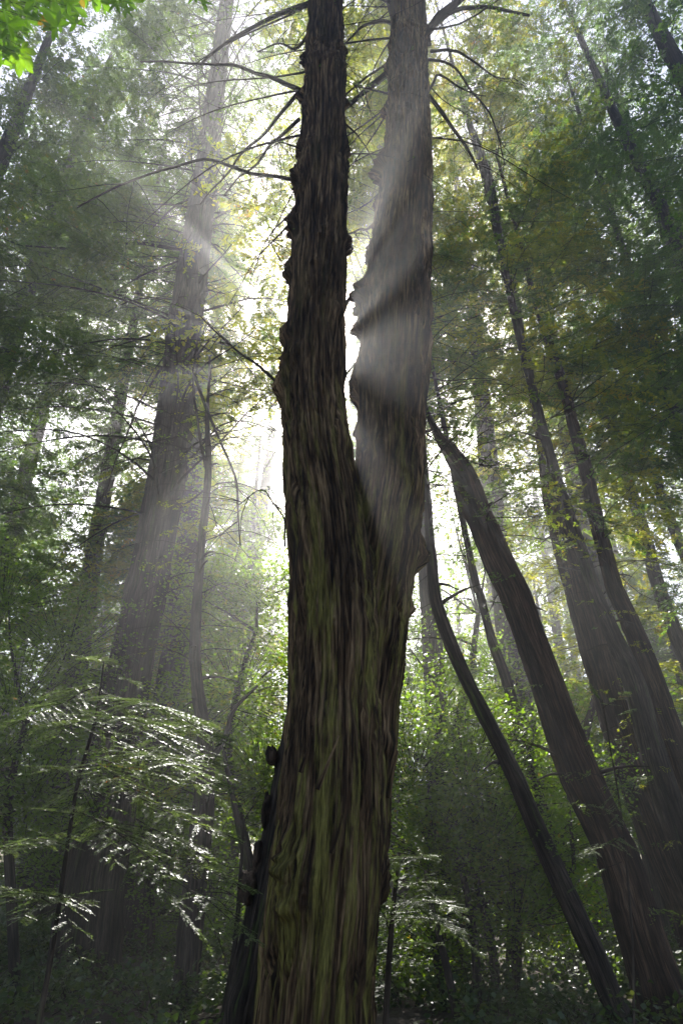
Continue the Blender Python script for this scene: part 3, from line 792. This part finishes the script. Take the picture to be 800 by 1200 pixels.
# more redwoods whose trunks are largely screened by foliage
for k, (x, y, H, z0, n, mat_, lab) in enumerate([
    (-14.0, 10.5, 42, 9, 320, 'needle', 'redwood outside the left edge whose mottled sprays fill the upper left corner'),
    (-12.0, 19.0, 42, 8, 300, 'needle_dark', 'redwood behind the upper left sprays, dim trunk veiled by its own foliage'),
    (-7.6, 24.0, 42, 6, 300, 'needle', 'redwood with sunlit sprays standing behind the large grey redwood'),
    (5.4, 21.0, 40, 12, 240, 'needle_sunlit', 'redwood with yellow green sprays showing just right of the forked redwood'),
    (9.6, 23.0, 40, 5, 340, 'needle_sunlit', 'gold-lit redwood foliage tree behind the slim right-hand stems'),
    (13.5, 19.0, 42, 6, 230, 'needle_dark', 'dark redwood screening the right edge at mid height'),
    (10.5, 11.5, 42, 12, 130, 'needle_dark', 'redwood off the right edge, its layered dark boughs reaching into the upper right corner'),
    (-6.6, 28.0, 42, 8, 320, 'needle_sunlit', 'thinly leaved redwood standing against the bright sky behind the forked trunk'),
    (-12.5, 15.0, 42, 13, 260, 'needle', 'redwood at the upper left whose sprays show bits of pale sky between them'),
    (-0.72, 14.0, 42, 13, 210, 'needle_sunlit', 'redwood directly behind the forked trunk, its fine lit twigs filling the gap between the stems'),
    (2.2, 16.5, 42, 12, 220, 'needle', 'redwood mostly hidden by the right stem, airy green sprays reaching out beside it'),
    (-5.7, 21.5, 36, 8, 280, 'needle_sunlit', 'loosely branched redwood glowing in the sun beside the bare drooping young tree'),
    (-5.2, 33.0, 40, 8, 300, 'needle_sunlit', 'slender redwood in the bright gap immediately left of the forked trunk'),
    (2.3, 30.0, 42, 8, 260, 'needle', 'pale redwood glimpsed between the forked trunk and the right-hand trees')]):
    t_ = thing('redwood_tree', (x, y, 0), lab, 'tree')
    r_ = np.random.default_rng(900 + k)
    P_ = np.array([[x, y, -1.0], [x + r_.normal(0, .3), y, H * 0.35], [x + r_.normal(0, .4), y + r_.normal(0, .4), H * 0.7], [x, y, H]])
    _, C_, _r = trunk_part(P_, np.array([0.5, 0.38, 0.22, 0.03]) * (0.6 if y in (14.0, 16.5) else 1.0), t_, M['bark_dark'], 900 + k, n=300, nseg=40, amp=0.02, freq=8)
    G = Geo()
    conifer_crown(G, r_, C_, z0, H, n, 5.6, 1.2, shape='cone', leaf=(0.15, 0.058), dens=10, t0=0.12, spacing=0.032, r0=0.016, droop=(0.15, 0.5))
    crown_obj(G, t_, M[mat_], M['bark_dark'])

# far trunks behind the left side
for lab, rows, d, H, sd_ in [
    ('hazy dark trunk at the left edge behind the grey redwood', [(-60, 900, 30), (-20, 760, 26), (8, 650, 22), (30, 560, 18)], 24, 41, 331),
    ('dim trunk glimpsed in the gloom between the left edge and the grey redwood', [(40, 1100, 36), (62, 960, 32), (88, 800, 26), (112, 640, 20)], 23, 42, 332)]:
    forest_tree('redwood_tree', lab, 'tree', rows, d, H, 'bark_dark', sd_, crown=[dict(z0=8, z1=H - 1, n=300, Lmax=6.0, t0=0.12, leaf=(0.16, 0.06), dens=8, spacing=0.045)], leafm='needle_dark')

# ------------------------------------------------------------------ 3. broadleaved understory
def broadleaf(rows, d, lobes_px, label, seed, ncl, per=26, leaf=0.10, mat='broad', group=None, kind='broadleaf_tree', cat='tree', spread=(0.45, 0.09), tint=(0, 1), top=0.3, knob=0.0):
    """lobes_px: (px, py, distance, rx, ry, rz)"""
    r = np.random.default_rng(seed)
    P, W = px_trunk(rows, d, None)
    t = thing(kind, (float(P[0, 0]), float(P[0, 1]), 0.0), label, cat, group)
    _, C, Rd = trunk_part(P, W, t, M['bark_dark'], seed, n=160, nseg=28, amp=0.008, freq=14, fz=0.8, knob=knob)
    lob = []
    for (x, y, dd, a, b, c) in lobes_px:
        p, _t = at(x, y, dd); lob.append((*p, a, b, c))
    G = Geo()
    for q in lob:
        k = int(np.argmin(np.linalg.norm(C - np.array(q[:3]), axis=1) + np.maximum(0, C[:, 2] - q[2]) * 2))
        broad_crown(G, r, [q], max(6, int(1.5 * ncl / len(lob))), per, leaf, spread, base=C[k], tint=tint)
    crown_obj(G, t, M[mat], M['bark_dark'])
    return t

broadleaf([(292, 1010, 12), (275, 930, 10), (268, 880, 9), (280, 800, 7), (300, 740, 4)], 15, [(235, 700, 16, 1.8, 1.5, 1.4), (300, 690, 16, 1.8, 1.5, 1.3), (280, 800, 15, 2.0, 1.5, 1.3), (225, 850, 15, 1.6, 1.3, 1.1), (310, 900, 15, 1.2, 1.2, 1.2), (270, 930, 15.5, 1.5, 1.3, 1.0)],
          'sunlit yellow-green broadleaf tree glowing between the grey redwood and the forked one', 401, 620, leaf=0.085)
broadleaf([(215, 1010, 10), (205, 920, 9), (196, 820, 8), (200, 720, 5)], 21, [(200, 640, 22, 2.2, 2, 2.0), (260, 600, 22, 2.4, 2, 1.8), (310, 650, 22, 2.2, 2, 1.8), (215, 730, 21, 2.2, 2, 1.6), (280, 740, 21, 2.2, 2, 1.6)],
          'taller pale green broadleaf tree behind the drooping young redwood', 402, 620, leaf=0.11)
broadleaf([(520, 1190, 10), (508, 1090, 9), (500, 1000, 8), (505, 900, 6), (520, 820, 4)], 13, [(500, 830, 14, 1.8, 1.5, 1.3), (480, 900, 13, 1.4, 1.3, 1.2), (540, 900, 13, 1.8, 1.4, 1.3), (510, 980, 13, 1.8, 1.3, 1.0), (570, 970, 13, 1.4, 1.2, 1.0), (480, 760, 14, 1.2, 1.2, 1.2)],
          'leafy broadleaf tree with bright upper leaves just right of the forked trunk', 403, 760, leaf=0.075)
broadleaf([(600, 1190, 20), (602, 1100, 18), (604, 1040, 16), (612, 1020, 14), (640, 1015, 11), (672, 1020, 8)], 13.5, [(620, 980, 14, 1.4, 1.2, 0.8), (660, 900, 15, 1.5, 1.4, 1.3), (600, 900, 15, 1.4, 1.4, 1.2), (650, 1060, 14, 1.3, 1.2, 0.8)],
          'small mossy tree whose trunk elbows over to the right, bottom centre right', 404, 380, leaf=0.075, knob=0.03)
broadleaf([(560, 1190, 11), (556, 1110, 10), (545, 1040, 8), (530, 980, 6)], 12.5, [(545, 1010, 13, 1.2, 1.1, 0.8), (600, 1060, 13, 1.3, 1.2, 0.8), (520, 1090, 13, 1.2, 1, 0.7)],
          'young dark-stemmed tree left of the mossy elbowed one', 405, 260, leaf=0.07)
broadleaf([(500, 1000, 12), (520, 900, 10), (548, 800, 9), (560, 720, 6)], 20, [(480, 740, 20, 1.8, 1.8, 1.7), (540, 700, 21, 2.0, 1.8, 1.7), (590, 780, 20, 1.8, 1.8, 1.6), (520, 790, 20, 2.0, 1.8, 1.5), (500, 680, 22, 1.8, 1.8, 1.5), (535, 610, 22, 1.7, 1.6, 1.6), (515, 550, 23, 1.4, 1.4, 1.5), (570, 640, 22, 1.7, 1.6, 1.6)],
          'yellow-green broadleaf tree behind the thin leaning trunks right of centre', 406, 900, leaf=0.11)
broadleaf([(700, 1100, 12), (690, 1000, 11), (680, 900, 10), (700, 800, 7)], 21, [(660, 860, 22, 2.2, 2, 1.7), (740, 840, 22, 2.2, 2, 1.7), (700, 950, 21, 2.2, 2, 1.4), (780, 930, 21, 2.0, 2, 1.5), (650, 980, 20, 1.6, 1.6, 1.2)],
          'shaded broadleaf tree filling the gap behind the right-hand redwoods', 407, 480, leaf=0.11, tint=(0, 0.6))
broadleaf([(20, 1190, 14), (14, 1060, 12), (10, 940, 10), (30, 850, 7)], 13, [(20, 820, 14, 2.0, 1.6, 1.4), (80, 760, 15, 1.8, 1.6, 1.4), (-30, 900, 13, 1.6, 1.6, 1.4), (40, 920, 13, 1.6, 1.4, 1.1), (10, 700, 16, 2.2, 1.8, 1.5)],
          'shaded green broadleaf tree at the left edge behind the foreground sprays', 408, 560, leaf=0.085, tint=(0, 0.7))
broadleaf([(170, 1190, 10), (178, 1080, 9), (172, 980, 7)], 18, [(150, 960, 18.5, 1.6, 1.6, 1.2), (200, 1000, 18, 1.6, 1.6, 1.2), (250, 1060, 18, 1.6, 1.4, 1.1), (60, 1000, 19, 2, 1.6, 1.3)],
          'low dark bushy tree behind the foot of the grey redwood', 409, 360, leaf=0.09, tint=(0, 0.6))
# mossy bare sapling stems
for k, (rows, d, lab) in enumerate([
    ([(288, 1010, 8), (278, 960, 7), (270, 920, 6), (262, 880, 4)], 10, 'thin bare leaning stem beside the burly stump'),
    ([(262, 1190, 7), (275, 1110, 6), (281, 1040, 5), (285, 960, 3)], 9.5, 'thin mossy stem rising against the left side of the burly stump'),
    ([(535, 1190, 10), (520, 1120, 9), (505, 1060, 7), (498, 1020, 4)], 11.5, 'thin forest sapling stem nearest to the right of the forked trunk'),
    ([(583, 1190, 12), (577, 1120, 11), (565, 1060, 9), (548, 1000, 5)], 12.8, 'dark sapling stem leaning left beside the mossy elbowed tree')]):
    P, W = px_trunk(rows, d, None)
    t = thing('sapling', (float(P[0, 0]), float(P[0, 1]), 0), lab, 'sapling')
    trunk_part(P, W, t, M['bark_dark'], 440 + k, n=120, nseg=18, amp=0.004, freq=18)
    G = Geo(); r = np.random.default_rng(440 + k)
    C = smooth_path(P, W, 30)[0]
    n = 16; kk = r.integers(10, 30, n)
    D = np.stack([r.normal(0, 1, n), r.normal(0, 1, n), r.uniform(0.1, 1, n)], 1)
    sprays(G, r, C[kk], D, r.uniform(0.4, 1.2, n), r.uniform(0.1, 0.5, n), leaf=(0.05, 0.022), dens=6, spacing=0.05, r0=0.007, t0=0.3, sub=0.35)
    crown_obj(G, t, M['broad'], M['bark_dark'])

# ------------------------------------------------------------------ 4. near sprays
def near_plant(stem_rows, d, twigs, label, seed, kind='redwood_sapling', dens=15, extra=0):
    """twigs: (px0, py0, d0, px1, py1, d1, sag)"""
    P, W = px_trunk(stem_rows, d, None)
    t = thing(kind, (float(P[0, 0]), float(P[0, 1]), 0), label, 'sapling')
    trunk_part(P, W, t, M['bark_dark'], seed, n=160, nseg=20, amp=0.003, freq=20)
    r = np.random.default_rng(seed); G = Geo()
    B, D, L, S = [], [], [], []
    for (x0, y0, d0, x1, y1, d1, sg) in twigs:
        a, _ = at(x0, y0, d0); b, _ = at(x1, y1, d1)
        l = np.linalg.norm(b - a)
        B.append(a); v = (b - a) / l; v[2] += sg; D.append(v); L.append(l); S.append(sg * 1.1)
    nn = sprays(G, r, np.array(B), np.array(D), np.array(L), np.array(S), leaf=(0.029, 0.0078), dens=dens * 2.0, spacing=0.0034, r0=0.006, t0=0.10, sub=0.38, sag=0.10, flat=0.17, sweep=0.6, bend=r.normal(0, 0.05, len(B)), prune=False)
    crown_obj(G, t, M['needle_near'], M['bark_dark'])
    return t

tw = []
rg = np.random.default_rng(5)
for (x0, y0, x1, y1) in [(118, 820, 205, 860), (120, 812, 258, 862), (116, 835, 232, 880), (122, 790, 165, 800), (122, 780, 115, 768), (118, 800, 60, 815), (118, 805, 30, 850), (112, 850, 170, 892), (108, 870, 190, 912), (110, 860, 275, 912),
                         (150, 880, 280, 925), (104, 890, 150, 930), (100, 905, 120, 985), (96, 915, 72, 960), (95, 905, 40, 900), (100, 900, 180, 950), (140, 930, 240, 960), (150, 940, 275, 985), (98, 930, 130, 1010), (110, 960, 230, 1000),
                         (160, 960, 250, 1010), (90, 950, 180, 1020), (180, 1000, 280, 1040), (200, 1030, 290, 1095), (190, 1040, 240, 1105), (85, 970, 30, 1000), (80, 990, 10, 990), (70, 1020, 78, 1118), (66, 1040, 20, 1080), (60, 1060, 0, 1040),
                         (120, 890, 260, 935), (130, 850, 245, 850), (110, 840, 60, 870), (62, 1050, 110, 1060), (150, 1010, 210, 1060)]:
    dd = 5.6 + rg.uniform(-0.5, 0.5)
    tw.append((x0, y0, dd, x1, y1, dd + rg.uniform(-1.3, 0.6), rg.uniform(0.03, 0.14)))
near_plant([(40, 1230, 7), (62, 1110, 6), (78, 1000, 5), (92, 915, 4.5), (113, 840, 4), (122, 775, 1.5)], 5.6, tw,
           'foreground young redwood at lower left, flat sprays glinting silver in the light', 501)
tw = []
for (x0, y0, x1, y1) in [(455, 1100, 470, 1000), (458, 1080, 505, 1022), (462, 1060, 530, 1060), (460, 1075, 555, 1095), (458, 1050, 450, 990), (464, 1040, 520, 1035), (466, 1030, 545, 1075), (458, 1110, 520, 1105), (456, 1090, 440, 1060), (470, 1010, 500, 1000), (465, 1050, 560, 1115), (456, 1120, 500, 1130)]:
    dd = 8.3 + rg.uniform(-0.4, 0.4)
    tw.append((x0, y0, dd, x1, y1, dd + rg.uniform(-1.2, 0.8), rg.uniform(0.05, 0.2)))
near_plant([(450, 1230, 8), (456, 1120, 7), (462, 1050, 5), (468, 1000, 2)], 8.3, tw,
           'young redwood shoot catching bright light against the right side of the forked trunk', 502, dens=20)
tw = []
for (x0, y0, x1, y1) in [(720, 840, 745, 830), (722, 850, 690, 870), (740, 930, 752, 905), (725, 900, 722, 960), (705, 825, 690, 800), (706, 830, 735, 810), (728, 1010, 670, 1040), (730, 980, 680, 1010), (727, 960, 690, 940)]:
    tw.append((x0, y0, 9.6, x1, y1, 9.6 + rg.uniform(-1.0, 0.5), 0.15))
near_plant([(742, 1230, 3.2), (740, 1100, 2.8), (728, 960, 2.4), (715, 880, 1.8), (705, 820, 1.0)], 9.6, tw,
           'spindly young redwood with lit feathery tips standing before the right-hand redwoods', 503, dens=18)

# bigleaf maple leaning in over the top left corner
mp = thing('maple_tree', (-5.2, 1.6, 0), 'maple whose large bright green leaves hang into the top left corner', 'tree')
trunk_part(np.array([[-5.2, 1.6, -0.5], [-5.1, 1.8, 4], [-4.9, 2.2, 8.6], [-4.9, 2.4, 11]]), np.array([0.24, 0.2, 0.13, 0.03]), mp, M['bark_dark'], 601, n=300, nseg=48, amp=0.01, freq=12)
tipm, _ = at(70, -40, 3.4)
_, MC = limb(mp, [(-5.0, 2.0, 6.0), (-4.2, 2.6, 8.0), tuple(tipm)], 0.06, 0.012, M['bark_dark'], 602)
G = Geo(); r = np.random.default_rng(603)
cent = []
for (x, y, sx, sy, n) in [(45, 8, 42, 22, 30), (12, 38, 20, 24, 22), (25, 66, 12, 12, 7), (100, -8, 28, 12, 16), (145, 0, 12, 9, 6), (232, -4, 8, 4, 3), (70, 20, 18, 12, 8), (-40, 30, 30, 60, 30), (60, -50, 70, 30, 50)]:
    for q in range(n):
        cent.append(at(x + r.uniform(-1, 1) * sx, y + r.uniform(-1, 1) * sy, 3.4 + r.normal(0, 0.35))[0])
cent = np.array(cent)
outl = []
for k in range(5):                       # five pointed lobes with side teeth
    a = math.radians(90 + (k - 2) * 52); ln = [0.72, 0.95, 1.1, 0.95, 0.72][k]
    outl += [(a - 0.30, 0.62 * ln), (a - 0.17, 0.80 * ln), (a, ln), (a + 0.17, 0.80 * ln), (a + 0.30, 0.62 * ln), (a + 0.45, 0.36)]
outl = [(math.radians(90 - 2 * 52) - 0.6, 0.25)] + outl
lc = cent + r.normal(0, 0.02, cent.shape)
for c in lc:
    nrm = unit(np.array([r.normal(0, 0.45), r.normal(-0.25, 0.45), 1.0]))
    X = unit(np.cross(nrm, r.normal(size=3))); Y = np.cross(nrm, X)
    Y = -Y if Y[2] > 0 else Y
    X = np.cross(Y, nrm)
    s = r.uniform(0.10, 0.19)
    V = [c] + [c + s * rr_ * (math.cos(a) * X + math.sin(a) * Y) + nrm * s * (0.18 * math.sin(a * 5) * rr_ - 0.15 * rr_ * rr_) for a, rr_ in outl]
    n_ = len(outl)
    Fq = [[0, 1 + k, 2 + k, 3 + k] for k in range(0, n_ - 2, 2)]
    G.add(np.array(V), np.array(Fq), 0, min(1.0, max(0.0, r.normal(0.5, 0.25))))
base = c - 0
A = cent; kq = np.argmin(np.linalg.norm(A[:, None] - MC[None], axis=2), axis=1)
prisms(G, MC[kq], A, np.full(len(A), 0.004), np.full(len(A), 0.0015))
crown_obj(G, mp, M['maple'], M['bark_dark'])

# ------------------------------------------------------------------ 5. the woods behind
def proto_far(seed, H, nb, leafm, Lmax, z0):
    r = np.random.default_rng(seed)
    PRUNE_AT[0] = np.array([200.0, -300.0 + seed, 0])
    t = thing('redwood_tree', (0, 0, 0), 'x', 'tree')
    P = np.array([[0, 0, -2.5], [0.1, 0, H * 0.3], [-0.1, 0.1, H * 0.7], [0, 0, H]]); W = np.array([0.55, 0.42, 0.25, 0.03])
    _, C, Rd = trunk_part(P, W, t, M['bark_dark'], seed, n=160, nseg=26, amp=0.03, freq=5)
    G = Geo()
    conifer_crown(G, r, C, z0, H, nb, Lmax, 0.8, shape='cone', leaf=(0.30, 0.12), dens=5.5, t0=0.06, spacing=0.075, r0=0.03, droop=(0.15, 0.4))
    crown_obj(G, t, M[leafm], M['bark_dark'])
    PRUNE_AT[0] = np.zeros(3)
    return t

protos = [proto_far(701, 33, 430, 'needle_dark', 5.0, 4), proto_far(702, 38, 480, 'needle', 5.6, 5), proto_far(703, 27, 400, 'needle_sunlit', 5.0, 3)]
rf = np.random.default_rng(9)
spots = []
for row, (d, n) in enumerate([(30, 11), (40, 13), (52, 14), (66, 15)]):
    for k in range(n):
        x = ((k + 0.5) / n * 2 - 1 + rf.uniform(-0.05, 0.05)) * d * 0.62
        spots.append((x, d + rf.uniform(-5, 5), row))
used = set()
for q, (x, y, row) in enumerate(spots):
    px = x / y
    if row < 2 and abs(px) < 0.12:
        continue
    pi_ = int(rf.integers(0, 3))
    src = protos[pi_]
    if pi_ not in used:
        o = src; used.add(pi_)
    else:
        o = src.copy(); col.objects.link(o)
        for ch in list(src.children):
            c = ch.copy(); col.objects.link(c); c.parent = o
    s = rf.uniform(0.8, 1.12) * (0.55 if row == 0 else (0.8 if row == 1 else 1.0))
    o.location = (x, y, float(gz(x, y))); o.rotation_euler = (0, 0, rf.uniform(0, 6.28)); o.scale = (s, s, s)
    o['label'] = ['distant dark green redwood fading into the haze behind the near trunks', 'tall mid green redwood standing in the haze far behind the near trunks', 'short yellow green redwood far back in the bright haze'][pi_]
    o['category'] = 'tree'; o['group'] = ['distant dark redwoods', 'distant tall green redwoods', 'distant short yellow green redwoods'][pi_]

# shrubs and ferns on the forest floor
G = Geo(); r = np.random.default_rng(801)
lob = []
for k in range(700):
    y = r.uniform(9.5, 62); x = r.uniform(-0.62, 0.62) * y
    if y < 12 and abs(x) < 1.6: continue
    k_ = 1 + max(0, y - 20) * 0.06
    lob.append((x, y, float(gz(x, y)) + (0.25 if y < 16 else 0.5) * k_, r.uniform(0.6, 1.4) * k_, r.uniform(0.6, 1.2), r.uniform(0.2, 0.5) * k_))
broad_crown(G, r, lob, 36000, 22, 0.095, (0.35, 0.06))
tag(link('undergrowth', G.mesh('undergrowth', [M['fern'], M['bark_dark']], (0, 0, 0))), 'dark leafy undergrowth covering the forest floor', 'undergrowth', kind='stuff')

tag(link('haze', HAZE), kind='stuff')
print("faces", sum(len(o.data.polygons) for o in bpy.data.objects if o.type == "MESH"), sum(len(m.polygons) for m in bpy.data.meshes))
